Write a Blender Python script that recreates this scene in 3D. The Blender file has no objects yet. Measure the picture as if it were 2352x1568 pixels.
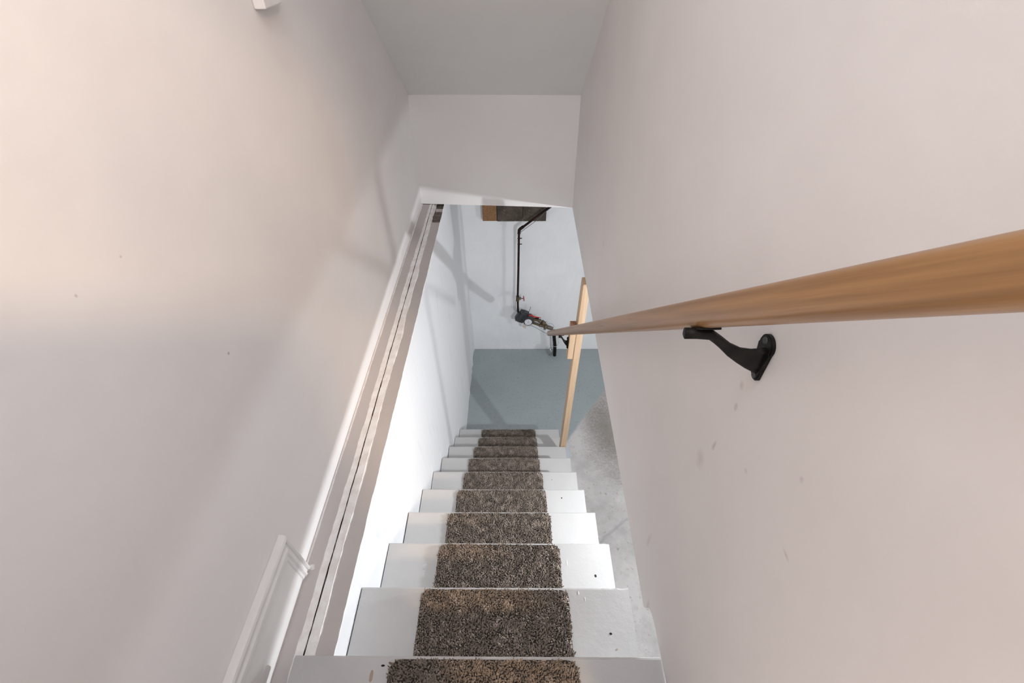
import bpy, bmesh, math, random
from mathutils import Vector, Matrix, noise
C = bpy.context.scene.collection
SC = bpy.context.scene
random.seed(7)

# ---------------------------------------------------------------- camera
# Every coordinate below is measured from the eye point; ZO lifts the lot so the cellar floor is z = 0.
ZO = 3.615
F_PX, PITCH, YAW, ROLL = 1045.82, 0.757033, -0.0135897, -0.0103117
def make_camera():
    cd = bpy.data.cameras.new('camera'); cam = bpy.data.objects.new('camera', cd); C.objects.link(cam)
    cd.sensor_fit = 'HORIZONTAL'; cd.sensor_width = 36.0
    cd.lens = 36.0 * F_PX / 2352.0
    cd.clip_start = 0.01
    ct, st = math.cos(PITCH), math.sin(PITCH)
    r, u, f = Vector((1, 0, 0)), Vector((0, st, ct)), Vector((0, ct, -st))
    c, s = math.cos(ROLL), math.sin(ROLL)
    r2, u2 = c * r + s * u, -s * r + c * u
    R = Matrix((r2, u2, -f)).transposed()
    R = Matrix.Rotation(-YAW, 3, 'Z') @ R
    cam.matrix_world = Matrix.Translation((0, 0, ZO)) @ R.to_4x4()
    SC.camera = cam
make_camera()

# ---------------------------------------------------------------- world, exposure
w = bpy.data.worlds.new('world'); SC.world = w; w.use_nodes = True
w.node_tree.nodes['Background'].inputs[0].default_value = (0.97, 0.97, 1.0, 1)
w.node_tree.nodes['Background'].inputs[1].default_value = 1.25
vs = SC.view_settings
vs.view_transform = 'Standard'; vs.look = 'None'; vs.gamma = 1.0; vs.use_curve_mapping = False
vs.exposure = 0.0
SC.cycles.max_bounces = 8
SC.cycles.diffuse_bounces = 6

def lamp(name, loc, power, col, radius):
    ld = bpy.data.lights.new(name, 'POINT'); ld.energy = power; ld.color = col; ld.shadow_soft_size = radius
    o = bpy.data.objects.new(name, ld); C.objects.link(o); o.location = (loc[0], loc[1], loc[2] + ZO)
    return o
BULB = (1.03, 0.78, -1.425)
lamp('cellar_bulb_light', BULB, 78, (0.92, 0.96, 1.0), 0.016)
lamp('cellar_fill_light', (2.5, 1.75, -2.60), 56, (0.94, 0.97, 1.0), 0.10)  # added fill lamp low in the cellar, brightens the back wall
lamp('hall_lamp_light', (1.30, -2.10, 1.66), 370, (1.0, 0.70, 0.45), 0.20)
lamp('hall_fill_light', (-0.25, -0.85, 0.95), 7, (0.93, 0.95, 1.0), 0.25)  # added neutral fill for the upper walls, not a known fixture
lamp('stair_fill_light', (-0.02, 0.22, 1.12), 21, (0.89, 0.935, 1.0), 0.22)  # added cool fill inside the stairwell, lifts both walls and the ledge

# ---------------------------------------------------------------- materials
def new_mat(name):
    m = bpy.data.materials.new(name); m.use_nodes = True
    nt = m.node_tree; b = nt.nodes['Principled BSDF']
    return m, nt, b
def N(nt, t, **kw):
    n = nt.nodes.new(t)
    for k, v in kw.items(): setattr(n, k, v)
    return n
def mixc(nt, fac, a, b, blend='MIX'):
    n = N(nt, 'ShaderNodeMix', data_type='RGBA', blend_type=blend)
    for sock, v in ((n.inputs[0], fac), (n.inputs[6], a), (n.inputs[7], b)):
        if hasattr(v, 'is_linked'): nt.links.new(v, sock)
        else: sock.default_value = v if not isinstance(v, tuple) else (*v[:3], 1)
    return n.outputs[2]
def coords(nt, scale=(1, 1, 1), rot=(0, 0, 0)):
    tc = N(nt, 'ShaderNodeTexCoord'); mp = N(nt, 'ShaderNodeMapping')
    mp.inputs['Scale'].default_value = scale; mp.inputs['Rotation'].default_value = rot
    nt.links.new(tc.outputs['Object'], mp.inputs[0]); return mp.outputs[0]
def noise_fac(nt, vec, scale, lo, hi, detail=4, rough=.6):
    n = N(nt, 'ShaderNodeTexNoise'); n.inputs['Scale'].default_value = scale
    n.inputs['Detail'].default_value = detail; n.inputs['Roughness'].default_value = rough
    nt.links.new(vec, n.inputs['Vector'])
    r = N(nt, 'ShaderNodeMapRange'); r.inputs[1].default_value = lo; r.inputs[2].default_value = hi
    nt.links.new(n.outputs[0], r.inputs[0]); return r.outputs[0]
def add_bump(nt, b, h, strength, dist):
    bp = N(nt, 'ShaderNodeBump'); bp.inputs['Strength'].default_value = strength; bp.inputs['Distance'].default_value = dist
    nt.links.new(h, bp.inputs['Height']); nt.links.new(bp.outputs[0], b.inputs['Normal'])
def plain(name, col, rough=.5, metal=0.0, col2=None, nscale=8, lo=.4, hi=.65, bump=0, bscale=60, bdist=.002, vscale=(1, 1, 1), coat=0):
    m, nt, b = new_mat(name)
    b.inputs['Roughness'].default_value = rough; b.inputs['Metallic'].default_value = metal
    b.inputs['Coat Weight'].default_value = coat
    v = coords(nt, vscale)
    if col2 is None: col2 = tuple(c * .9 for c in col)
    nt.links.new(mixc(nt, noise_fac(nt, v, nscale, lo, hi), col, col2), b.inputs['Base Color'])
    if bump: add_bump(nt, b, noise_fac(nt, v, bscale, 0, 1), bump, bdist)
    return m

def spots(nt, base, items):
    """dirt marks of their own shape: (centre, radii xyz, strength, colour)"""
    tc = N(nt, 'ShaderNodeTexCoord')
    nz = N(nt, 'ShaderNodeTexNoise'); nz.inputs['Scale'].default_value = 55; nz.inputs['Detail'].default_value = 3
    nt.links.new(tc.outputs['Object'], nz.inputs['Vector'])
    for c, rad, s, col in items:
        sub = N(nt, 'ShaderNodeVectorMath', operation='SUBTRACT'); nt.links.new(tc.outputs['Object'], sub.inputs[0])
        sub.inputs[1].default_value = (c[0], c[1], c[2] + ZO)
        sc = N(nt, 'ShaderNodeVectorMath', operation='MULTIPLY'); nt.links.new(sub.outputs[0], sc.inputs[0])
        sc.inputs[1].default_value = tuple(1 / r for r in rad)
        ln = N(nt, 'ShaderNodeVectorMath', operation='LENGTH'); nt.links.new(sc.outputs[0], ln.inputs[0])
        ad = N(nt, 'ShaderNodeMath', operation='ADD'); nt.links.new(ln.outputs['Value'], ad.inputs[0]); nt.links.new(nz.outputs[0], ad.inputs[1])
        mr = N(nt, 'ShaderNodeMapRange'); mr.inputs[1].default_value = 1.5; mr.inputs[2].default_value = .7
        mr.inputs[3].default_value = 0; mr.inputs[4].default_value = s; nt.links.new(ad.outputs[0], mr.inputs[0])
        base = mixc(nt, mr.outputs[0], base, col)
    return base

def wall_mat(name, col, col2, marks=(), bump=.25, rough=.75):
    m, nt, b = new_mat(name); b.inputs['Roughness'].default_value = rough
    v = coords(nt)
    c = mixc(nt, noise_fac(nt, v, 3.2, .35, .7, 5), col, col2)
    if marks: c = spots(nt, c, marks)
    nt.links.new(c, b.inputs['Base Color'])
    a = noise_fac(nt, v, 7, 0, 1, 2); f = noise_fac(nt, v, 160, 0, 1, 3)
    ad = N(nt, 'ShaderNodeMath', operation='MULTIPLY_ADD'); nt.links.new(f, ad.inputs[0]); ad.inputs[1].default_value = .06; nt.links.new(a, ad.inputs[2])
    add_bump(nt, b, ad.outputs[0], bump, .01)
    return m

GREY = (.42, .37, .36); BRN = (.42, .33, .28)
M = {}
M['wall_r'] = wall_mat('painted_plaster', (.755, .722, .705), (.72, .688, .672), [
    ((.348, .476, -.758), (.02, .020, .026), .28, BRN), ((.348, .459, -.687), (.02, .005, .014), .6, GREY),
    ((.348, .463, -.692), (.02, .004, .010), .3, GREY), ((.348, .467, -.536), (.02, .007, .010), .35, BRN),
    ((.348, .456, -.575), (.02, .006, .010), .4, BRN), ((.348, .24, -.607), (.02, .010, .004), .4, GREY),
    ((.348, .291, -.507), (.02, .005, .006), .35, GREY), ((.348, .515, -1.207), (.02, .010, .04), .25, GREY),
    ((.348, 1.593, -.969), (.02, .03, .02), .2, GREY), ((.348, .40, -1.34), (.02, .012, .03), .35, BRN),
    ((.348, .37, -.62), (.02, .006, .005), .25, BRN)])
M['wall_l'] = wall_mat('painted_plaster_stairs', (.80, .775, .765), (.77, .74, .73), [
    ((-.609, .679, -.675), (.02, .0045, .0045), .8, GREY), ((-.609, .595, -.382), (.02, .003, .003), .5, GREY),
    ((-.609, .497, -.382), (.02, .003, .004), .6, GREY)])
M['soffit'] = wall_mat('painted_ceiling', (.78, .775, .765), (.76, .755, .745))
M['header'] = wall_mat('painted_header', (.79, .765, .75), (.77, .745, .73))
M['trim'] = plain('painted_trim', (.80, .78, .77), .45, col2=(.76, .74, .73), bump=.1, bscale=40)
M['block_white'] = wall_mat('whitewashed_masonry', (.88, .885, .895), (.82, .83, .85), bump=.9, rough=.85)

M['grey_block'] = wall_mat('bare_grey_masonry', (.30, .29, .28), (.24, .23, .22), bump=.9, rough=.9)
def lower_wall_mat():
    m, nt, b = new_mat('whitewashed_foundation'); b.inputs['Roughness'].default_value = .8
    v = coords(nt, (1, 1.3, .25))
    c = mixc(nt, noise_fac(nt, v, 9, .62, .8, 5), (.76, .765, .78), (.60, .62, .66))
    nt.links.new(c, b.inputs['Base Color'])
    add_bump(nt, b, noise_fac(nt, v, 22, 0, 1, 5), .5, .006); return m
M['lower_wall'] = lower_wall_mat()

def floor_mat():
    m, nt, b = new_mat('cellar_concrete'); b.inputs['Roughness'].default_value = .75
    v = coords(nt)
    bare = mixc(nt, noise_fac(nt, v, 3.0, .38, .62, 6, .7), (.60, .575, .56), (.43, .41, .40))
    bare = mixc(nt, noise_fac(nt, v, 26, .60, .72, 5), bare, (.30, .27, .24))
    bare = spots(nt, bare, [((.86, 2.62, -3.615), (.26, .62, .5), .72, (.20, .17, .14)), ((1.05, 2.3, -3.615), (.25, .4, .5), .5, (.24, .21, .18))])
    # crack
    tc = N(nt, 'ShaderNodeTexCoord')
    sep = N(nt, 'ShaderNodeSeparateXYZ'); nt.links.new(tc.outputs['Object'], sep.inputs[0])
    wob = noise_fac(nt, tc.outputs['Object'], 9, 0, 1, 4)
    def lin(a, bb, c, wobble):       # a*x + bb*y + c + wobble*noise
        m1 = N(nt, 'ShaderNodeMath', operation='MULTIPLY_ADD'); nt.links.new(sep.outputs[0], m1.inputs[0]); m1.inputs[1].default_value = a; m1.inputs[2].default_value = c
        m2 = N(nt, 'ShaderNodeMath', operation='MULTIPLY_ADD'); nt.links.new(sep.outputs[1], m2.inputs[0]); m2.inputs[1].default_value = bb; nt.links.new(m1.outputs[0], m2.inputs[2])
        m3 = N(nt, 'ShaderNodeMath', operation='MULTIPLY_ADD'); nt.links.new(wob, m3.inputs[0]); m3.inputs[1].default_value = wobble; nt.links.new(m2.outputs[0], m3.inputs[2])
        return m3.outputs[0]
    cr = lin(-.61, .79, -.815 - .02, .06)
    ab = N(nt, 'ShaderNodeMath', operation='ABSOLUTE'); nt.links.new(cr, ab.inputs[0])
    mr = N(nt, 'ShaderNodeMapRange'); nt.links.new(ab.outputs[0], mr.inputs[0]); mr.inputs[1].default_value = .018; mr.inputs[2].default_value = .002
    mr.inputs[3].default_value = 0; mr.inputs[4].default_value = .55
    bare = mixc(nt, mr.outputs[0], bare, (.30, .30, .33))
    # light blue-white band close to the stair stringer
    band = lin(1.0, 0, -.52, .10)
    mr0 = N(nt, 'ShaderNodeMapRange'); nt.links.new(band, mr0.inputs[0]); mr0.inputs[1].default_value = .03; mr0.inputs[2].default_value = -.02
    bare = mixc(nt, mr0.outputs[0], bare, (.56, .60, .66))
    paint = mixc(nt, noise_fac(nt, v, 2.2, .3, .7, 5), (.375, .415, .425), (.325, .365, .375))
    paint = mixc(nt, noise_fac(nt, v, 40, .55, .75, 4), paint, (.255, .29, .30))
    edge = lin(-.820, .573, .820 * .5 - .573 * 2.512 - .012, .03)
    mr2 = N(nt, 'ShaderNodeMapRange'); nt.links.new(edge, mr2.inputs[0]); mr2.inputs[1].default_value = -.012; mr2.inputs[2].default_value = .012
    nt.links.new(mixc(nt, mr2.outputs[0], bare, paint), b.inputs['Base Color'])
    add_bump(nt, b, noise_fac(nt, v, 60, 0, 1, 5), .4, .004)
    return m
M['floor'] = floor_mat()

def wood(name, light, dark, axis_rot, scale=(60, 1.6, 60), rough=.4, coat=0, distort=.8, knots=()):
    m, nt, b = new_mat(name); b.inputs['Roughness'].default_value = rough; b.inputs['Coat Weight'].default_value = coat
    b.inputs['Coat Roughness'].default_value = .25
    v = coords(nt, scale, axis_rot)
    f1 = noise_fac(nt, v, .55, .30, .70, 5, .65); f2 = noise_fac(nt, v, 2.4, .42, .62, 3)
    c = mixc(nt, f1, light, dark); mid = tuple(x * .72 for x in dark)
    k = N(nt, 'ShaderNodeMath', operation='MULTIPLY'); nt.links.new(f2, k.inputs[0]); k.inputs[1].default_value = .35
    c = mixc(nt, k.outputs[0], c, mid)
    if knots: c = spots(nt, c, knots)
    nt.links.new(c, b.inputs['Base Color']); add_bump(nt, b, f1, .08, .002)
    return m
PHI = math.atan(.92914)
M['rail'] = wood('varnished_hardwood', (.39, .205, .078), (.165, .070, .022), (0, 0, 0), (42, 1.3, 42), .38, .25)
M['pine'] = wood('raw_pine', (.62, .465, .32), (.54, .36, .22), (0, 0, 0), (70, 70, 2.0), .6, 0,
                 knots=[((.352, 1.845, -2.08), (.012, .02, .010), .95, (.20, .08, .04)), ((.336, 1.845, -2.33), (.008, .02, .008), .95, (.16, .06, .03)),
                        ((.334, 1.845, -2.44), (.005, .02, .005), .8, (.25, .1, .05)), ((.322, 1.845, -2.60), (.005, .02, .005), .8, (.25, .1, .05))])
M['pine_end'] = plain('pine_end_grain', (.34, .16, .10), .8, col2=(.26, .12, .07), nscale=90)
M['black_iron'] = plain('black_cast_iron', (.006, .0055, .005), .5, .0, col2=(.016, .014, .012), nscale=60, bump=.3, bscale=220, bdist=.001)
M['black_pipe'] = plain('black_steel_pipe', (.020, .012, .010), .45, .3, col2=(.09, .03, .018), nscale=22, lo=.5, hi=.75, bump=.4, bscale=120)
M['black_plastic'] = plain('dull_black_plastic', (.030, .033, .036), .55, col2=(.055, .058, .060), nscale=40)
M['brass'] = plain('tarnished_brass', (.15, .115, .065), .45, .6, col2=(.085, .06, .04), nscale=45, bump=.4, bscale=150)
M['bronze'] = plain('grey_bronze', (.22, .18, .15), .5, .5, col2=(.13, .10, .085), nscale=50)
M['steel'] = plain('dull_steel', (.55, .55, .55), .35, .8, col2=(.3, .3, .3), nscale=70)
M['red'] = plain('red_enamel', (.62, .03, .025), .4, col2=(.5, .02, .03))
M['darkred'] = plain('dark_red_enamel', (.42, .012, .05), .4)
M['dial'] = plain('dial_face', (.78, .77, .80), .3, col2=(.7, .69, .72), nscale=90)
M['wire'] = plain('grey_wire', (.13, .13, .15), .5)
M['violet_wire'] = plain('violet_wire', (.06, .04, .14), .5)
M['tag'] = plain('faded_paper', (.72, .64, .57), .8, col2=(.5, .38, .28), nscale=30)
M['tread'] = plain('painted_tread', (.51, .505, .50), .42, col2=(.48, .475, .47), nscale=5, bump=.25, bscale=45, bdist=.003)
M['riser'] = plain('painted_riser', (.63, .625, .62), .55, col2=(.60, .595, .59), nscale=5, bump=.2)
M['dark'] = plain('dark_hole_and_gap_shade', (.012, .010, .009), .9)
M['stain'] = plain('brown_stain', (.38, .29, .23), .7, nscale=120)
M['board'] = plain('particle_board', (.31, .165, .075), .85, col2=(.20, .10, .045), nscale=80, bump=.5, bscale=160)
for k_ in ('black_iron', 'black_pipe'): M[k_].node_tree.nodes['Principled BSDF'].inputs['Specular IOR Level'].default_value = .18
def cmu():
    m, nt, b = new_mat('bare_grey_block'); b.inputs['Roughness'].default_value = .95
    v = coords(nt)
    c = mixc(nt, noise_fac(nt, v, 11, .35, .65, 6, .75), (.125, .098, .078), (.055, .042, .032))
    c = mixc(nt, noise_fac(nt, v, 30, .60, .74, 6, .8), c, (.55, .50, .46))
    nt.links.new(c, b.inputs['Base Color']); add_bump(nt, b, noise_fac(nt, v, 140, 0, 1, 4), .8, .005); return m
M['cmu'] = cmu()
M['paper'] = plain('bare_drywall_paper', (.49, .46, .445), .85, col2=(.55, .51, .495), nscale=3.5, lo=.3, hi=.7, bump=.1, bscale=200)
M['compound'] = plain('joint_compound', (.90, .89, .88), .8, col2=(.78, .75, .72), nscale=25, bump=.6, bscale=70, bdist=.004)
M['crack'] = plain('cracked_gap', (.10, .075, .06), .95, col2=(.45, .42, .40), nscale=26, lo=.5, hi=.62)
M['rubble'] = plain('broken_mortar', (.22, .18, .15), .95, col2=(.10, .08, .065), nscale=35, bump=1, bscale=70, bdist=.01)
def pile_mat():
    m, nt, b = new_mat('shag_yarn'); b.inputs['Roughness'].default_value = .95
    b.inputs['Sheen Weight'].default_value = .15
    v = coords(nt)
    c = mixc(nt, noise_fac(nt, v, 260, .35, .65, 2), (.285, .232, .186), (.105, .082, .064))
    c = mixc(nt, noise_fac(nt, v, 40, .5, .75, 2), c, (.37, .305, .255))
    nt.links.new(c, b.inputs['Base Color']); return m
M['pile'] = pile_mat()
M['backing'] = plain('mat_backing', (.045, .036, .030), .95, nscale=150)

# ---------------------------------------------------------------- mesh helpers (eye-point coordinates)
WL = {}   # world location of every root and part
def finish(o, label=None, cat=None, group=None, kind=None):
    if label: o['label'] = label
    if cat: o['category'] = cat
    if group: o['group'] = group
    if kind: o['kind'] = kind
    return o
def thing(name, label, cat, base, group=None):
    o = bpy.data.objects.new(name, None); C.objects.link(o)
    o.location = (base[0], base[1], base[2] + ZO); o.empty_display_size = .05
    WL[o.name] = Vector(base)
    return finish(o, label, cat, group)
def obj(name, bm, mats, parent=None, smooth=False, origin=None, keep_coords=False, **kw):
    me = bpy.data.meshes.new(name)
    bmesh.ops.recalc_face_normals(bm, faces=bm.faces)
    p = WL[parent.name] if parent else Vector((0, 0, -ZO))
    o0 = Vector(origin) if origin is not None else p
    for v in bm.verts: v.co = v.co - o0
    bm.to_mesh(me); bm.free()
    if not isinstance(mats, (list, tuple)): mats = [mats]
    for m in mats: me.materials.append(m)
    if smooth:
        for f in me.polygons: f.use_smooth = True
    o = bpy.data.objects.new(name, me); C.objects.link(o)
    if parent: o.parent = parent; o.location = o0 - p
    else: o.location = (o0.x, o0.y, o0.z + ZO)
    WL[o.name] = o0
    return finish(o, **kw)
def struct(name, bm, m, **kw): return obj(name, bm, m, kind='structure', **kw)

def box(bm, x0, x1, y0, y1, z0, z1, bevel=0, seg=2):
    vs_ = [bm.verts.new((x, y, z)) for x in (x0, x1) for y in (y0, y1) for z in (z0, z1)]
    fs = [(0, 1, 3, 2), (4, 6, 7, 5), (0, 4, 5, 1), (2, 3, 7, 6), (0, 2, 6, 4), (1, 5, 7, 3)]
    faces = [bm.faces.new([vs_[i] for i in f]) for f in fs]
    if bevel:
        es = list({e for f in faces for e in f.edges})
        bmesh.ops.bevel(bm, geom=es, offset=bevel, segments=seg, affect='EDGES', profile=.5)
    return faces
def hexa(bm, pts):      # 8 points: bottom 4 then top 4
    v = [bm.verts.new(p) for p in pts]
    for f in ((3, 2, 1, 0), (4, 5, 6, 7), (0, 1, 5, 4), (1, 2, 6, 5), (2, 3, 7, 6), (3, 0, 4, 7)): bm.faces.new([v[i] for i in f])
    return v
def prism(bm, pts, d):     # polygon extruded by vector d
    a = [bm.verts.new(p) for p in pts]; b = [bm.verts.new(Vector(p) + Vector(d)) for p in pts]
    bm.faces.new(a); bm.faces.new(b[::-1]); n = len(pts)
    for i in range(n): bm.faces.new((a[i], b[i], b[(i + 1) % n], a[(i + 1) % n]))
def tube(bm, pts, r, n=12, cap=True):
    pts = [Vector(p) for p in pts]; rs = r if isinstance(r, (list, tuple)) else [r] * len(pts)
    rings = []; t0 = (pts[1] - pts[0]).normalized()
    up = Vector((0, 0, 1)) if abs(t0.z) < .9 else Vector((0, 1, 0))
    for i, p in enumerate(pts):
        t = ((pts[min(i + 1, len(pts) - 1)] - p).normalized() + (p - pts[max(i - 1, 0)]).normalized()).normalized()
        a = t.cross(up).normalized(); b = a.cross(t).normalized(); up = b
        rings.append([bm.verts.new(p + rs[i] * (math.cos(k * math.tau / n) * a + math.sin(k * math.tau / n) * b)) for k in range(n)])
    for A, B in zip(rings, rings[1:]):
        for k in range(n): bm.faces.new((A[k], A[(k + 1) % n], B[(k + 1) % n], B[k]))
    if cap: bm.faces.new(rings[0][::-1]); bm.faces.new(rings[-1])
def smoothpath(pts, n=6):
    pts = [Vector(p) for p in pts]; out = []
    P = [pts[0] * 2 - pts[1]] + pts + [pts[-1] * 2 - pts[-2]]
    for i in range(1, len(P) - 2):
        for k in range(n):
            t = k / n; a, b, c, d = P[i - 1], P[i], P[i + 1], P[i + 2]
            out.append(.5 * ((2 * b) + (c - a) * t + (2 * a - 5 * b + 4 * c - d) * t * t + (3 * b - 3 * c + d - a) * t ** 3))
    return out + [pts[-1]]
def cyl(bm, a, b, r, n=20, r2=None): tube(bm, [a, b], [r, r2 if r2 is not None else r], n)
def torus(bm, c, axis, R, r, n=24, k=8):
    c = Vector(c); ax = Vector(axis).normalized(); u = ax.orthogonal().normalized(); v = ax.cross(u); rings = []
    for i in range(n):
        d = math.cos(i * math.tau / n) * u + math.sin(i * math.tau / n) * v
        rings.append([bm.verts.new(c + d * (R + r * math.cos(j * math.tau / k)) + ax * r * math.sin(j * math.tau / k)) for j in range(k)])
    for i in range(n):
        A, B = rings[i], rings[(i + 1) % n]
        for j in range(k): bm.faces.new((A[j], B[j], B[(j + 1) % k], A[(j + 1) % k]))
def B(): return bmesh.new()

# ---------------------------------------------------------------- dimensions
XL, XR, XW, XA = -.4810, .3463, .3478, -.6090
Y1, Z1, RUN, RISE = .2793, -1.3147, .22344, .20761
ZF, ZC, YB = -3.615, -1.330, 3.7032
YD = 0.0            # face of the doorway wall at the stair head
noz = lambda k: (Y1 + k * RUN, Z1 - k * RISE)

# ---------------------------------------------------------------- shell
bm = B(); box(bm, -.80, 3.6, -2.2, YB + .1, ZF - .1, ZF); struct('floor', bm, M['floor'])
bm = B(); box(bm, -.80, 3.6, YB, YB + .1, ZF, ZC); struct('wall_back', bm, M['block_white'])
bm = B(); box(bm, 3.5, 3.6, -2.2, YB, ZF, ZC); struct('wall_cellar_side', bm, M['grey_block'])
bm = B(); box(bm, -.80, 3.5, -2.3, -2.2, ZF, ZC); struct('wall_cellar_near', bm, M['grey_block'])
# cellar ceiling: right of the stairwell, beyond the header and behind the landing
bm = B(); box(bm, .470, 3.6, -2.2, YB, ZC, ZC + .12); box(bm, -.80, .470, 2.86, YB, ZC, ZC + .12)
struct('ceiling_cellar', bm, M['grey_block'])

# foundation wall below the ledge, lumpy near the corner
bm = B(); nx, nz = 90, 44; g = []
for i in range(nx + 1):
    y = -2.2 + (YB + 2.2) * i / nx if i <= 30 else None
    y = (-2.2 + 2.4 * i / 20) if i <= 20 else (.2 + (YB - .2) * (i - 20) / (nx - 20))
    row = []
    for j in range(nz + 1):
        z = -1.420 + (ZF + 1.420) * j / nz
        far = min(1, max(0, (y - 2.75) / .5))
        d = (.0012 + .010 * far) * noise.noise(Vector((0, y * 7, z * 2.2))) + far * .012 * noise.noise(Vector((3, y * 16, z * 1.2)))
        if far > 0: d += .020 * far * math.exp(-((y - 3.45) / .16) ** 2) * (1 if z > -2.6 else max(0, 1 - (-2.6 - z)))
        row.append(bm.verts.new((-.4825 + d, y, z)))
    g.append(row)
for i in range(nx):
    for j in range(nz): bm.faces.new((g[i][j], g[i + 1][j], g[i + 1][j + 1], g[i][j + 1]))
# body of the wall behind the surface
box(bm, -.80, -.510, -2.2, YB, ZF, -1.42)
struct('wall_left_foundation', bm, M['lower_wall'], smooth=True)

# plastered wall above the ledge
bm = B(); box(bm, -.72, XA, -1.9, 2.90, -1.372, 1.15); struct('wall_left', bm, M['wall_l'])

# right wall: bottom edge slopes a touch and has a broken corner
bot = [(-.06, -1.309), (.227, -1.309), (.340, -1.3125), (.362, -1.314), (.378, -1.3235), (.392, -1.334), (.397, -1.341),
       (.402, -1.352), (.399, -1.362), (.404, -1.376), (.409, -1.386), (.414, -1.3885), (.437, -1.385), (.6, -1.380), (1.0, -1.372), (1.6, -1.359), (2.64, -1.340)]
pts = [(XW, y, z) for y, z in bot] + [(XW, 2.75, -.60), (XW, 2.75, 1.15), (XW, -.06, 1.15)]
bm = B(); prism(bm, pts, (.122, 0, 0)); struct('wall_right', bm, M['wall_r'])

# header wall over the opening
bm = B()
hexa(bm, [(XA, 2.736, -1.364), (XW + .15, 2.607, -1.336), (XW + .15, 2.76, -1.336), (XA, 2.86, -1.362),
          (XA, 2.806, -.745), (XW + .15, 2.672, -.712), (XW + .15, 2.82, -.70), (XA, 2.93, -.735)])
struct('wall_header', bm, M['header'])
# sloping ceiling, parallel to the flight
bm = B()
sl = .83
def sof(y, base): return base - sl * (y - 2.75)
hexa(bm, [(XA, -.05, -.745 + sl * 2.856), (XW, -.05, -.712 + sl * 2.741), (XW, 2.705, -.735), (XA, 2.82, -.755),
          (XA, -.05, -.745 + sl * 2.856 + .1), (XW, -.05, -.712 + sl * 2.741 + .1), (XW, 2.77, -.62), (XA, 2.90, -.64)])
struct('ceiling', bm, M['soffit'])

# stair head: landing, doorway wall
bm = B(); box(bm, XA, 2.6, -1.9, -.10, Z1 + RISE - .035, Z1 + RISE, .006); box(bm, XA, XW, -.10, .056, Z1 + RISE - .035, Z1 + RISE, .006); struct('floor_landing', bm, M['tread'])
bm = B()
box(bm, XA, 2.6, -.16, -.06, .612, 1.75); box(bm, XW, 2.6, -.16, -.06, Z1 + RISE, .612)
struct('wall_doorway', bm, M['wall_r'])
# low panel added across part of the doorway, unseen, to block hall lamp light
blocker = thing('light_blocker', 'low white panel added unseen at the head of the stairs to block light', 'light blocker', (-.28, -.13, Z1 + RISE))
bm = B(); box(bm, XA + .004, .066, -.150, -.115, Z1 + RISE + .008, .08, .003)
for (za, zb2) in ((-1.02, -.62), (-.54, -.12)):
    box(bm, XA + .09, -.03, -.1165, -.109, za, zb2, .003)
obj('blocker_panel', bm, M['trim'], blocker)

# ---------------------------------------------------------------- ledge with torn drywall paper and corner bead
def ledge():
    bm = B()
    # boundaries across the ledge: x, z, noise amplitude ; strips between them take material index
    prof = [(-.6090, -1.366, .0000), (-.6035, -1.368, .0012), (-.5630, -1.368, .0022), (-.5610, -1.3655, .0022), (-.5414, -1.3655, .0010),
            (-.5408, -1.378, .0010), (-.5392, -1.378, .0010), (-.5386, -1.367, .0010), (-.5270, -1.3655, .002), (-.5130, -1.3640, .0026),
            (-.5110, -1.368, .0026), (-.4680, -1.368, .0000), (-.4645, -1.368, .0012), (-.4650, -1.378, .0012), (-.4825, -1.422, .0)]
    mat_i = [1, 0, 1, 1, 2, 2, 2, 1, 1, 1, 0, 0, 1, 1]
    n = 330; rows = []; y0, y1 = -.30, 2.905
    for i in range(n + 1):
        y = y0 + (y1 - y0) * i / n; row = []
        far = min(1, max(0, (y - 2.05) / .35)); brk = y > 2.50
        for k, (x, z, a) in enumerate(prof):
            dx = a * (noise.noise(Vector((k * 7.3, y * 9, 0))) * 1.6 + .9 * noise.noise(Vector((k * 3.1, y * 45, 2))))
            dz = .0008 * noise.noise(Vector((k, y * 30, 5)))
            if k in (8, 9, 10): dx += .006 * noise.noise(Vector((1, y * 3.1, 9))) - far * .004
            if k in (2, 3): dx += .004 * noise.noise(Vector((1, y * 2.3, 4))) + far * .006
            if k in (5, 6): dx += .0012 * noise.noise(Vector((2, y * 12, 3)))
            if brk and 9 <= k <= 11: dz -= .016 + .010 * noise.noise(Vector((k * 2, y * 40, 1)))
            row.append(bm.verts.new((x + dx, y, z + dz)))
        rows.append((y, row))
    for (ya, A), (yb_, Bb) in zip(rows, rows[1:]):
        for k in range(len(prof) - 1):
            f = bm.faces.new((A[k], Bb[k], Bb[k + 1], A[k + 1])); f.material_index = mat_i[k]
            if ya > 2.52 and 9 <= k <= 11 and noise.noise(Vector((k, ya * 17, 8))) > -.25: f.material_index = 3
            if ya > 2.70 and 9 <= k <= 11: f.material_index = 3
    box(bm, -.66, -.52, y0, y1, -1.45, -1.385)
    return obj('trim_1', bm, [M['paper'], M['compound'], M['crack'], M['rubble']], kind='structure')
ledge()

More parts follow.
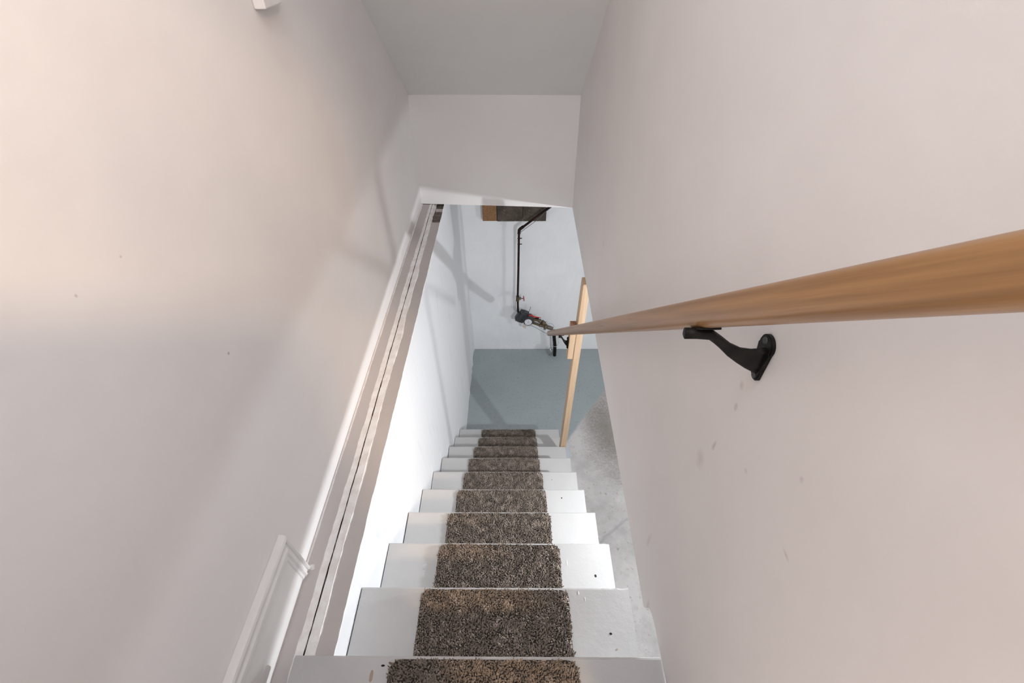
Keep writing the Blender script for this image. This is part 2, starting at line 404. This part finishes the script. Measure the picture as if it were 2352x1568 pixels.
# ---------------------------------------------------------------- baseboard with mitred return at the end of the landing
def baseboard():
    bm = B(); x = XA
    # stepped profile (distance in from the outer edge, thickness); return at the end is narrower
    prof = [(.000, .0), (.000, .012), (.004, .0175), (.012, .0190), (.020, .0165), (.024, .0125), (.034, .0125), (.042, .0165), (.052, .0160), (.062, .0115), (.074, .0105), (.080, .0075), (.082, .0075)]
    ZT, ZB_, YE, K = -1.155, -1.425, .503, .45
    A, Bc, Cc = [], [], []
    for d, t in prof:
        A.append(bm.verts.new((x + t, -.30, ZT - d)))
        Bc.append(bm.verts.new((x + t, YE - d * K, ZT - d)))
        Cc.append(bm.verts.new((x + t, YE - d * K, ZB_)))
    for k in range(len(prof) - 1):
        bm.faces.new((A[k], Bc[k], Bc[k + 1], A[k + 1])); bm.faces.new((Bc[k], Cc[k], Cc[k + 1], Bc[k + 1]))
    a = bm.verts.new((x + .0075, -.30, ZB_)); bm.faces.new((A[-1], Bc[-1], Cc[-1], a))
    o = obj('baseboard_left', bm, M['trim'], kind='structure'); return o
baseboard()
# little chipped nubs of paint where the moulding return meets the ledge
bm = B()
for (y, z, s) in ((.503, -1.372, .013), (.488, -1.378, .011), (.470, -1.383, .012)):
    bmesh.ops.create_icosphere(bm, subdivisions=2, radius=s, matrix=Matrix.Translation((XA + .020, y, z)) @ Matrix.Diagonal((1, .8, .6, 1)))
for v in bm.verts: v.co += Vector((1, 1, 1)) * .004 * noise.noise(v.co * 90)
obj('trim_2', bm, M['compound'], kind='structure', smooth=True)

# ---------------------------------------------------------------- staircase
stairs = thing('staircase', 'straight flight of white painted wooden stairs going down to the cellar', 'stairs', (0, noz(9)[0], ZF))
# measured tread ends
ends = [(-.540, .3472), (-.4785, .3445), (-.4790, .3465), (-.4775, .3465), (-.4785, .3430), (-.4790, .3435), (-.4780, .3445), (-.4780, .3455), (-.4785, .3500), (-.4790, .3540)]
def tread(k):
    y, z = noz(k); x0, x1 = ends[k]; th = .030; dep = .255
    prof = [(y - dep, z - th), (y - .005, z - th), (y - .0015, z - th + .0015), (y, z - th + .005), (y, z - .006), (y - .0018, z - .0018), (y - .006, z), (y - dep, z)]
    rough = .0022 if k in (1, 2, 3, 4) else .0006
    bm = B(); n = 96; rings = []
    for i in range(n + 1):
        x = x0 + (x1 - x0) * i / n; a = rough if x > .17 else .0004; ring = []
        q = max(0, abs(i / n - .5) - .494) * .35
        for j, (yy, zz) in enumerate(prof):
            dy = a * (noise.noise(Vector((x * 60, k, 0))) + .6 * noise.noise(Vector((x * 190, k, 4)))) if 1 <= j <= 6 else 0
            dz = -a * .5 * abs(noise.noise(Vector((x * 90, k, 9)))) if j in (4, 5) else 0
            ring.append(bm.verts.new((x, yy + dy, zz + dz)))
        rings.append(ring)
    for A, Bb in zip(rings, rings[1:]):
        for j in range(8): bm.faces.new((A[j], A[(j + 1) % 8], Bb[(j + 1) % 8], Bb[j]))
    bm.faces.new(rings[0][::-1]); bm.faces.new(rings[-1])
    return obj('tread', bm, M['tread'], stairs)
treads = []
for k in range(10):
    treads.append(tread(k))
    y, z = noz(k); x0, x1 = ends[k]
    bm = B(); zb_ = (z - RISE if k < 9 else ZF)
    box(bm, max(x0, -.4780) + .001, x1 - .012, y - .045, y - .027, zb_ + (0 if k < 9 else .0005), z - .030, .001)
    obj('riser', bm, M['riser'], stairs)
for sx, w0 in ((-.4765, .034), (.290, .038)):
    top = [(noz(k)[0] - .02, noz(k)[1] - .033) for k in range(10)]
    pts = []
    y, z = noz(0); pts.append((sx, y - .26, z - .033))
    for k in range(10):
        y, z = noz(k)
        pts.append((sx, y - .047, z - .033))
        if k < 9: pts.append((sx, y - .047, z - RISE - .033))
    y, z = noz(9); pts += [(sx, y - .047, ZF), (sx, y - .30, ZF), (sx, noz(0)[0] - .26, Z1 - .40)]
    bm = B(); prism(bm, pts, (w0, 0, 0)); obj('stringer', bm, M['riser'], stairs)
# nail holes and scuffs on the treads
def disc(parent, name, x, y, z, r, m, ry=None):
    bm = B(); n = 14
    c = [bm.verts.new((x + r * math.cos(i * math.tau / n) * (1 + .25 * noise.noise(Vector((i, x, y)))), y + (ry or r) * math.sin(i * math.tau / n), z + .0006)) for i in range(n)]
    f = bm.faces.new(c); e = bmesh.ops.extrude_face_region(bm, geom=[f])
    for v in e['geom']:
        if isinstance(v, bmesh.types.BMVert): v.co.z -= .002
    obj(name, bm, m, parent)
disc(treads[1], 'nail_hole', .272, .379, noz(1)[1], .0042, M['dark'], .003)
disc(treads[1], 'nail_hole', .284, .341, noz(1)[1], .0022, M['stain'])
disc(treads[2], 'nail_hole', .282, .610, noz(2)[1], .0038, M['dark'], .005)
disc(treads[4], 'nail_hole', .226, 1.125, noz(4)[1], .003, M['dark'], .004)
disc(treads[5], 'nail_hole', .20, 1.345, noz(5)[1], .003, M['stain'], .004)
disc(treads[0], 'stain', -.345, .238, Z1, .0045, M['stain'], .012)
disc(treads[0], 'chip', -.3215, .2585, Z1, .005, M['dark'], .0022)
disc(treads[1], 'chip', .190, .488, noz(1)[1], .0015, M['compound'], .006)
disc(treads[1], 'chip', .208, .470, noz(1)[1], .0012, M['compound'], .006)
disc(treads[2], 'chip', .183, .655, noz(2)[1], .0015, M['compound'], .010)

# ---------------------------------------------------------------- carpet mats
MW, MD, MR = .450, .235, .026
def in_round(x, y, grow=0.0, rad=MR):
    hx, hy = MW / 2 + grow, MD / 2 + grow
    ax, ay = abs(x), abs(y)
    if ax > hx or ay > hy: return False
    if ax > hx - rad and ay > hy - rad: return (ax - hx + rad) ** 2 + (ay - hy + rad) ** 2 <= rad * rad
    return True
def pile_mesh(seed):
    rnd = random.Random(seed); me = bpy.data.meshes.new('pile'); V, Fc = [], []
    sp = .0038; nx_, ny_ = int(MW / sp), int(MD / sp)
    for i in range(nx_ + 1):
        for j in range(ny_ + 1):
            x = -MW / 2 + sp * i + rnd.uniform(-.6, .6) * sp; y = -MD / 2 + sp * j + rnd.uniform(-.6, .6) * sp
            if not in_round(x, y, .0005 * rnd.random()): continue
            fl = Vector((noise.noise(Vector((x * 38, y * 38, seed))), noise.noise(Vector((x * 38, y * 38, seed + 9))), 0))
            lean = fl * .008 + Vector((rnd.gauss(0, .0022), rnd.gauss(0, .0022) + .0012, 0))
            h = .0095 * rnd.uniform(.65, 1.2) * (1 + .25 * noise.noise(Vector((x * 60, y * 60, 3))))
            r = .0024 * rnd.uniform(.75, 1.25); a0 = rnd.uniform(0, 6.3); b = len(V)
            for (t, rr) in ((0, .8), (.55, 1.0), (.9, .62)):
                for q in range(3):
                    a = a0 + q * 2.094
                    V.append((x + lean.x * t * t + r * rr * math.cos(a), y + lean.y * t * t + r * rr * math.sin(a), .003 + h * t))
            V.append((x + lean.x * 1.1, y + lean.y * 1.1, .003 + h))
            for L in (0, 3):
                for q in range(3): Fc.append((b + L + q, b + L + (q + 1) % 3, b + L + 3 + (q + 1) % 3, b + L + 3 + q))
            for q in range(3): Fc.append((b + 6 + q, b + 6 + (q + 1) % 3, b + 9))
    me.from_pydata(V, [], Fc); me.materials.append(M['pile']); me.update(); return me
def backing_mesh():
    bm = B(); pts = []
    for cx, cy, a0 in ((1, 1, 0), (-1, 1, 90), (-1, -1, 180), (1, -1, 270)):
        for s in range(7):
            a = math.radians(a0 + s * 15)
            pts.append((cx * (MW / 2 - MR) + MR * math.cos(a), cy * (MD / 2 - MR) + MR * math.sin(a), 0.0003))
    prism(bm, pts, (0, 0, .0042)); bmesh.ops.recalc_face_normals(bm, faces=bm.faces)
    me = bpy.data.meshes.new('backing'); bm.to_mesh(me); bm.free(); me.materials.append(M['backing']); return me
piles = [pile_mesh(s) for s in (1, 2, 3)]; back_me = backing_mesh()
where = ['top tread, cut off by the lower edge', 'second tread from the top', 'third tread from the top', 'fourth tread from the top',
         'fifth tread from the top', 'sixth tread from the top', 'fourth tread from the bottom', 'third tread from the bottom',
         'second tread from the bottom', 'lowest tread, just above the cellar floor']
mat_x = [(-.305, .146), (-.292, .159), (-.291, .160), (-.302, .148), (-.301, .149), (-.301, .149), (-.303, .146), (-.300, .150), (-.292, .157), (-.289, .154)]
proto = None
def place_mat(k):
    global proto
    y, z = noz(k); xa, xb = mat_x[k]
    c = ((xa + xb) / 2, y - .0085 - MD / 2, z)
    if proto is None:
        r = thing('stair_mat', '', 'mat', c, 'brown shag mats on the stair treads'); proto = r
        for nm, me in (('backing', back_me), ('pile', piles[0])):
            o = bpy.data.objects.new(nm, me); C.objects.link(o); o.parent = r
    else:
        r = proto.copy(); C.objects.link(r); r.location = (c[0], c[1], c[2] + ZO)
        for i, ch in enumerate([c_ for c_ in bpy.data.objects if c_.parent == proto]):
            o = ch.copy(); C.objects.link(o); o.parent = r
            if ch.name.startswith('pile'): o.data = piles[k % 3]
    r['label'] = 'brown shag carpet mat on the ' + where[k]
    r.rotation_euler.z = [0, -.003, -.004, .003, .008, .005, .012, .012, .015, .004][k]
for k in range(10): place_mat(k)

# ---------------------------------------------------------------- handrail
CR = .044           # rail axis: z = CR - tan(PHI) * y
def rail_pt(y, x=.25): return Vector((x, y, CR - math.tan(PHI) * y))
rail = thing('handrail', 'long varnished wooden handrail running down beside the stairs', 'handrail', tuple(rail_pt(2.55)))
def rail_mesh():
    bm = B(); a, bnd = rail_pt(-.55), rail_pt(2.552); t = (bnd - a).normalized()
    nrm = Vector((0, -t.z, t.y)); sx = Vector((1, 0, 0)); n = 28; L = (bnd - a).length
    st = [0, .002, .006] + [L * i / 40 for i in range(1, 40)] + [L - .006, L - .002, L]
    rings = []
    for s in st:
        e = min(s, L - s); q = 1 - max(0, (.006 - e) / .006) ** 2 * .22
        ring = []
        for i in range(n):
            an = i * math.tau / n; c, s_ = math.cos(an), math.sin(an); p = 2 / 2.7
            X = math.copysign(abs(c) ** p, c) * .0200 * q; Y = math.copysign(abs(s_) ** p, s_) * .0200 * q
            ring.append(bm.verts.new(a + t * s + sx * X + nrm * Y))
        rings.append(ring)
    for A, Bb in zip(rings, rings[1:]):
        for i in range(n): bm.faces.new((A[i], A[(i + 1) % n], Bb[(i + 1) % n], Bb[i]))
    bm.faces.new(rings[0][::-1]); bm.faces.new(rings[-1]); return bm
def rail_part():
    # the piece is modelled along its own y axis so the grain follows it
    bm = rail_mesh(); o0 = rail_pt(2.552)
    R = Matrix.Rotation(PHI, 4, 'X')
    bmesh.ops.translate(bm, verts=bm.verts, vec=-o0)
    bmesh.ops.rotate(bm, verts=bm.verts, cent=(0, 0, 0), matrix=R.to_3x3())
    bmesh.ops.translate(bm, verts=bm.verts, vec=WL[rail.name])
    o = obj('rail', bm, M['rail'], rail, smooth=True)
    o.location = o0 - WL[rail.name]; o.rotation_euler.x = -PHI
rail_part()

def bracket(xw, yc, label, mirror=1):
    """cast bracket: pear-shaped plate on the surface x = xw, gusseted arm, saddle under the rail"""
    zr = CR - math.tan(PHI) * yc - .0200 / math.cos(PHI)          # rail underside
    zc = zr - .058
    r = thing('handrail_bracket', label, 'bracket', (xw, yc, zc), 'black iron brackets under the handrail')
    # plate: big upper lobe, small lower lobe
    bm = B(); pts = []
    for i in range(21):
        a = math.radians(-20 + i * 220 / 20); pts.append((xw - .0005, yc + .006 + .0165 * math.cos(a), zc + .020 + .0165 * math.sin(a)))
    for i in range(11):
        a = math.radians(200 + i * 140 / 10); pts.append((xw - .0005, yc - .002 + .0085 * math.cos(a), zc - .030 + .0085 * math.sin(a)))
    prism(bm, pts, (-.0065, 0, 0))
    es = [e for e in bm.edges if e.verts[0].co.x < xw - .006 and e.verts[1].co.x < xw - .006]
    bmesh.ops.bevel(bm, geom=es, offset=.002, segments=2, affect='EDGES')
    plate = obj('wall_plate', bm, M['black_iron'], r)
    for (py, pz, rr) in ((yc + .009, zc + .027, .0055), (yc - .002, zc - .030, .0050)):
        bm = B(); bmesh.ops.create_uvsphere(bm, u_segments=14, v_segments=8, radius=rr, matrix=Matrix.Translation((xw - .007, py, pz)) @ Matrix.Diagonal((.55, 1, 1, 1)))
        obj('screw', bm, M['black_plastic'], plate, smooth=True)
    # arm: section (half height, half thickness) along the path from plate to saddle
    bm = B(); D = xw - .25
    path = [(0.004, -.004, .0245, .0075), (.10, -.002, .0215, .0062), (.22, .001, .0175, .0055), (.38, .008, .0130, .0053), (.55, .019, .0105, .0055),
            (.72, .034, .0088, .0060), (.82, .042, .0080, .0065), (.90, .0475, .0072, .0068), (1.08, .049, .0070, .0068), (1.24, .049, .0070, .0066)]
    path = [(xw - D * f - .004, zc + dz, hh, ht) for f, dz, hh, ht in path]
    rings = []
    for (x, z, hh, ht) in path:
        ring = []
        for i in range(12):
            a = i * math.tau / 12; c, s = math.cos(a), math.sin(a)
            ring.append(bm.verts.new((x, yc + ht * math.copysign(abs(c) ** .6, c), z + hh * math.copysign(abs(s) ** .7, s))))
        rings.append(ring)
    for A, Bb in zip(rings, rings[1:]):
        for i in range(12): bm.faces.new((A[i], A[(i + 1) % 12], Bb[(i + 1) % 12], Bb[i]))
    bm.faces.new(rings[0]); bm.faces.new(rings[-1]); obj('arm', bm, M['black_iron'], r, smooth=True)
    # saddle strap lying along the underside of the rail
    bm = B(); box(bm, .2355, .2645, -.010, .028, -.0020, .0012, .0008)
    bmesh.ops.rotate(bm, verts=bm.verts, cent=(0, 0, 0), matrix=Matrix.Rotation(-PHI, 3, 'X'))
    bmesh.ops.translate(bm, verts=bm.verts, vec=(0, yc, zr - .0005)); obj('saddle', bm, M['black_iron'], r)
    return r
bracket(XW, .447, 'black iron bracket fixed to the bare wall, holding the near stretch of handrail')

# ---------------------------------------------------------------- wooden post with cleat
post = thing('wooden_post', 'raw pine post standing by the lower treads, rising to the wall', 'post', (.333, 1.89, noz(8)[1]))
bm = B(); zb0, zt0 = noz(8)[1], -1.3575
hexa(bm, [(.3120, 1.847, zb0), (.3500, 1.847, zb0), (.3500, 1.915, zb0), (.3120, 1.915, zb0),
          (.3330, 1.847, zt0), (.3710, 1.847, zt0), (.3710, 1.915, zt0), (.3330, 1.915, zt0)])
bmesh.ops.bevel(bm, geom=list(bm.edges), offset=.0025, segments=2, affect='EDGES')
obj('upright', bm, M['pine'], post)
bm = B(); hexa(bm, [(.2930, 1.842, -1.880), (.3222, 1.842, -1.880), (.3222, 1.905, -1.880), (.2930, 1.905, -1.880),
                    (.2950, 1.842, -1.645), (.3268, 1.842, -1.645), (.3268, 1.905, -1.645), (.2950, 1.905, -1.645)])
bm.faces.ensure_lookup_table(); bm.faces[1].material_index = 1
obj('cleat', bm, [M['pine'], M['pine_end']], post)
bracket(.2935, 1.872, 'black iron bracket fixed to the pine block on the post')

# ---------------------------------------------------------------- back wall: blocks, board
def block(x0, x1, m, nm, lab, cat, z0=-1.996, z1=-1.80, dep=.045, grp=None):
    bm = B(); box(bm, x0, x1, YB - dep, YB + .002, z0, z1, .003)
    if nm == 'concrete_block':
        for v in bm.verts: v.co += Vector((0, .0015 * noise.noise(v.co * 40), .0015 * noise.noise(v.co * 31)))
    return obj(nm, bm, m, origin=((x0 + x1) / 2, YB - dep, z0), label=lab, category_=cat) if False else finish(obj(nm, bm, m, origin=((x0 + x1) / 2, YB - dep / 2, z0)), lab, cat, grp)
block(-.297, -.173, M['board'], 'wooden_block', 'light brown wood block on the back wall beside the grey blocks', 'block', -1.992)
block(-.168, .0535, M['cmu'], 'concrete_block', 'bare grey concrete block beside the brown wood block', 'block', grp='bare concrete blocks high on the back wall')
block(.0555, .262, M['cmu'], 'concrete_block', 'bare grey concrete block crossed by the slanting pipe', 'block', grp='bare concrete blocks high on the back wall')

wb = [o for o in bpy.data.objects if o.name.startswith('wooden_block')][0]
bm = B(); box(bm, -.1740, -.1665, YB - .040, YB - .001, -1.994, -1.80)
obj('gap_shade_strip', bm, M['dark'], wb)  # black strip stands in for the shade between the two blocks
# ---------------------------------------------------------------- plumbing on the back wall
PY = 3.60
pipe = thing('water_pipe', 'dark rusty steel pipe dropping down the white back wall', 'pipe', (.016, PY, -2.985))
bm = B()
path = [(.55, PY, -1.615), (.309, PY, -1.808), (.075, PY, -2.004)] + [(.030, PY, -2.041), (.0235, PY, -2.055)] + [(.0225, PY, -2.10), (.018, PY, -2.5), (.012, PY, -2.81), (.016, PY, -2.985)]
tube(bm, path, .0105, 14); obj('pipe', bm, M['black_pipe'], pipe, smooth=True)
bm = B(); tube(bm, [(.062, PY, -2.014), (.034, PY, -2.036), (.0245, PY, -2.05), (.0228, PY, -2.085)], .0145, 14); obj('elbow', bm, M['black_pipe'], pipe, smooth=True)
for z in (-2.13, -2.19):
    bm = B(); torus(bm, (.0222, PY, z), (0, 0, 1), .0115, .002, 16, 6); box(bm, .03, .05, PY - .003, PY + .003, z - .003, z + .003); box(bm, .019, .025, PY + .01, YB - .002, z - .002, z + .002)
    obj('pipe_clamp', bm, M['black_iron'], pipe)
valve = B(); cyl(valve, (.012, PY, -2.782), (.012, PY, -2.840), .0165, 14); cyl(valve, (.012, PY, -2.811), (.044, PY, -2.811), .011, 14)
cyl(valve, (.030, PY, -2.811), (.046, PY, -2.811), .014, 6); cyl(valve, (.044, PY, -2.811), (.070, PY, -2.811), .0045, 10)
vo = obj('gate_valve', valve, M['brass'], pipe, label='brass gate valve')
bm = B(); torus(bm, (.073, PY, -2.811), (1, 0, .12), .024, .0042, 24, 8)
for i in range(4):
    a = i * math.pi / 2 + .4; cyl(bm, (.073, PY, -2.811), (.073, PY + .024 * math.cos(a), -2.811 + .024 * math.sin(a)), .0032, 8)
obj('handwheel', bm, M['darkred'], vo, smooth=True, label='red round handwheel')
bm = B(); tube(bm, smoothpath([(.034, PY - .012, -2.065), (.09, PY - .012, -2.018), (.147, PY - .012, -1.972), (.20, PY - .012, -1.925), (.245, PY - .012, -1.872), (.33, PY - .012, -1.80)]), .0022, 6)
finish(obj('ground_wire', bm, M['wire'], origin=(.034, PY, -2.07), smooth=True), 'thin grey wire strung under the slanting pipe', 'wire')
bm = B(); tube(bm, smoothpath([(.004, PY - .008, -2.77), (-.006, PY - .012, -2.83), (-.009, PY - .014, -2.89), (-.002, PY - .012, -2.945), (.010, PY - .01, -2.985)]), .0018, 6)
finish(obj('bonding_wire', bm, M['wire'], origin=(.004, PY, -2.98), smooth=True), 'thin wire bowed along the pipe between valve and meter', 'wire')

meter = thing('water_meter', 'water meter with black housing, white round dial and brass fittings', 'water meter', (.12, PY, -3.13))
ax = Vector((.348, 0, -.190)).normalized(); up_ = Vector((-ax.z, 0, ax.x)); fw = Vector((0, -1, 0))
C0 = Vector((.052, PY, -3.040))
def obox(bm, c, la, lu, lf, bev=.004):
    q0 = len(bm.verts); R = Matrix((ax, up_, fw)).transposed()
    t = B(); box(t, -la / 2, la / 2, -lu / 2, lu / 2, -lf / 2, lf / 2, bev)
    bmesh.ops.transform(t, matrix=Matrix.Translation(c) @ R.to_4x4(), verts=t.verts)
    me = bpy.data.meshes.new('t'); t.to_mesh(me); t.free(); bm.from_mesh(me); bpy.data.meshes.remove(me)
def P(a, u=0, f=0): return C0 + ax * a + up_ * u + fw * f
bm = B(); obox(bm, P(-.002), .070, .130, .060, .006); obox(bm, P(-.038, -.012), .026, .085, .045, .005); obox(bm, P(.020, .058), .060, .035, .045, .005); obox(bm, P(.03, -.055), .04, .03, .04, .004)
for i in range(5): obox(bm, P(-.03 + .012 * i, -.074), .005, .012, .03, .001)
obj('housing', bm, M['black_plastic'], meter)
bm = B(); obox(bm, P(.045, 0, .01), .060, .075, .058, .005); obj('register_box', bm, M['black_plastic'], meter)
bm = B(); dc = P(.078, 0, 0); cyl(bm, dc + fw * -.015, dc + fw * .045, .060, 32, .052); cyl(bm, dc + fw * .045, dc + fw * .052, .050, 32, .046)
obj('meter_ring', bm, M['black_plastic'], meter, smooth=False)
bm = B(); dd = dc + fw * .0525; cyl(bm, dd, dd + fw * .004, .0385, 32, .037); dial = obj('dial', bm, M['dial'], meter, label='white round dial face')
bm = B()
a1 = dd + fw * .005; box(bm, a1.x - .0010, a1.x + .0010, a1.y - .0008, a1.y, a1.z - .004, a1.z + .022); cyl(bm, a1, a1 + fw * .001, .0035, 10)
obj('needle', bm, M['wire'], dial)
bm = B(); cyl(bm, P(.10), P(.142), .052, 28, .030); cyl(bm, P(.09), P(.105), .057, 28, .055); obj('meter_body', bm, M['brass'], meter, smooth=False, label='tarnished brass meter body')
bm = B(); cyl(bm, P(.155, .052), P(.172, .062), .012, 8); cyl(bm, P(.135, .036), P(.16, .055), .008, 10); obj('plug', bm, M['black_iron'], meter)
# two parallel brass legs with a gap between them, unions and nuts
bm = B(); tube(bm, [P(.135, .020), P(.165, .030), P(.215, .034), P(.25, .026)], [.016, .014, .013, .012], 12)
cyl(bm, P(.190, .032), P(.208, .034), .021, 6); cyl(bm, P(.225, .030), P(.262, .022), .0245, 12)
obj('bypass', bm, M['brass'], meter)
bm = B(); tube(bm, [P(.13, -.018), P(.17, -.022), P(.24, -.018), P(.30, -.006)], [.019, .013, .013, .014], 12)
cyl(bm, P(.225, -.018), P(.240, -.016), .019, 6); cyl(bm, P(.282, -.010), P(.300, -.006), .033, 6); cyl(bm, P(.235, -.02), P(.25, .03), .010, 10)
obj('outlet', bm, M['brass'], meter)
bm = B(); tube(bm, [P(.298, -.006), P(.345, .002), P(.372, .002)], [.0215, .0215, .020], 16); obj('coupling', bm, M['bronze'], meter, smooth=True, label='grey bronze coupling')
bm = B(); torus(bm, P(.268, .045), (0, 1, .1), .013, .0016, 18, 6); torus(bm, P(.335, .024), (.2, 1, 0), .036, .0012, 24, 6); obj('seal_wire', bm, M['wire'], meter, smooth=True)
bm = B(); lv = [Vector((.125, PY - .05, -2.985)), Vector((.155, PY - .052, -2.990)), Vector((.185, PY - .052, -3.008)), Vector((.250, PY - .05, -3.021))]
tube(bm, lv, [.006, .0085, .0085, .004], 8)
for v in bm.verts: v.co.y = PY - .05 + (v.co.y - (PY - .05)) * .5
obj('lever', bm, M['red'], meter, label='red lever handle')
bm = B(); tube(bm, smoothpath([(.110, PY - .03, -2.992), (.127, PY - .03, -2.955), (.140, PY - .03, -2.915), (.141, PY - .03, -2.893)]), .0022, 6); obj('loose_wire', bm, M['violet_wire'], meter, smooth=True, label='violet loose wire end')
bm = B(); prism(bm, [(.077, PY - .02, -3.115), (.090, PY - .02, -3.165), (.096, PY - .02, -3.195), (.080, PY - .02, -3.192), (.064, PY - .02, -3.172), (.072, PY - .02, -3.14)], (0, .012, 0)); obj('paper_tag', bm, M['tag'], meter, label='faded pinkish tag')
bm = B(); tube(bm, smoothpath([(.088, PY - .02, -3.160), (.157, PY - .02, -3.158), (.232, PY - .02, -3.205), (.291, PY - .02, -3.250), (.351, PY - .02, -3.289), (.366, PY - .02, -3.36), (.372, PY - .02, -3.44), (.378, PY - .02, -3.50)]), .0019, 6)
finish(obj('signal_wire', bm, M['wire'], origin=(.088, PY, -3.5), smooth=True), 'thin dark wire sagging below the water meter', 'wire')

inlet = thing('inlet_pipe', 'short black pipe rising out of the floor below the water meter', 'pipe', (.427, PY, ZF))
bm = B(); tube(bm, [(.398, PY, -3.240), (.403, PY, -3.275), (.405, PY, -3.33), (.418, PY, -3.44), (.424, PY, -3.53), (.425, PY, ZF)], .0185, 16); obj('pipe', bm, M['black_iron'], inlet, smooth=True)
bm = B(); torus(bm, (.420, PY, -3.462), (.1, 0, 1), .0205, .003, 20, 8); obj('hose_clamp', bm, M['steel'], inlet, smooth=True)
bm = B(); tube(bm, smoothpath([(.436, PY - .02, -3.30), (.450, PY - .025, -3.36), (.448, PY - .025, -3.42), (.425, PY - .022, -3.462)]), .0015, 6); obj('clamp_wire', bm, M['steel'], inlet, smooth=True)
bm = B(); bmesh.ops.create_icosphere(bm, subdivisions=4, radius=.03, matrix=Matrix.Translation((.376, PY - .01, -3.548)) @ Matrix.Diagonal((.75, .8, 2.0, 1)))
for v in bm.verts: v.co += Vector((1, .6, 1)) * .012 * noise.noise(v.co * 55)
finish(obj('crumpled_foil', bm, M['steel'], origin=(.391, PY, ZF)), 'crumpled silver foil at the foot of the black inlet pipe', 'foil')

# ---------------------------------------------------------------- small white box on the left wall (only its lower corner is in view)
bx = thing('wall_box', 'small white box on the left wall, cut off by the top edge', 'switch box', (XA, 1.33, -.14))
bm = B(); box(bm, XA + .0005, XA + .028, 1.295, 1.40, -.162, .05, .003); obj('cover', bm, M['trim'], bx)

# ---------------------------------------------------------------- cellar bulb hanging from the ceiling beside the stairs (out of view)
cb = thing('ceiling_lampholder', 'white porcelain lampholder on the cellar ceiling', 'lamp', (BULB[0], BULB[1], ZC))
bm = B(); cyl(bm, (BULB[0], BULB[1], ZC), (BULB[0], BULB[1], ZC - .022), .055, 24, .040); obj('base', bm, M['trim'], cb)
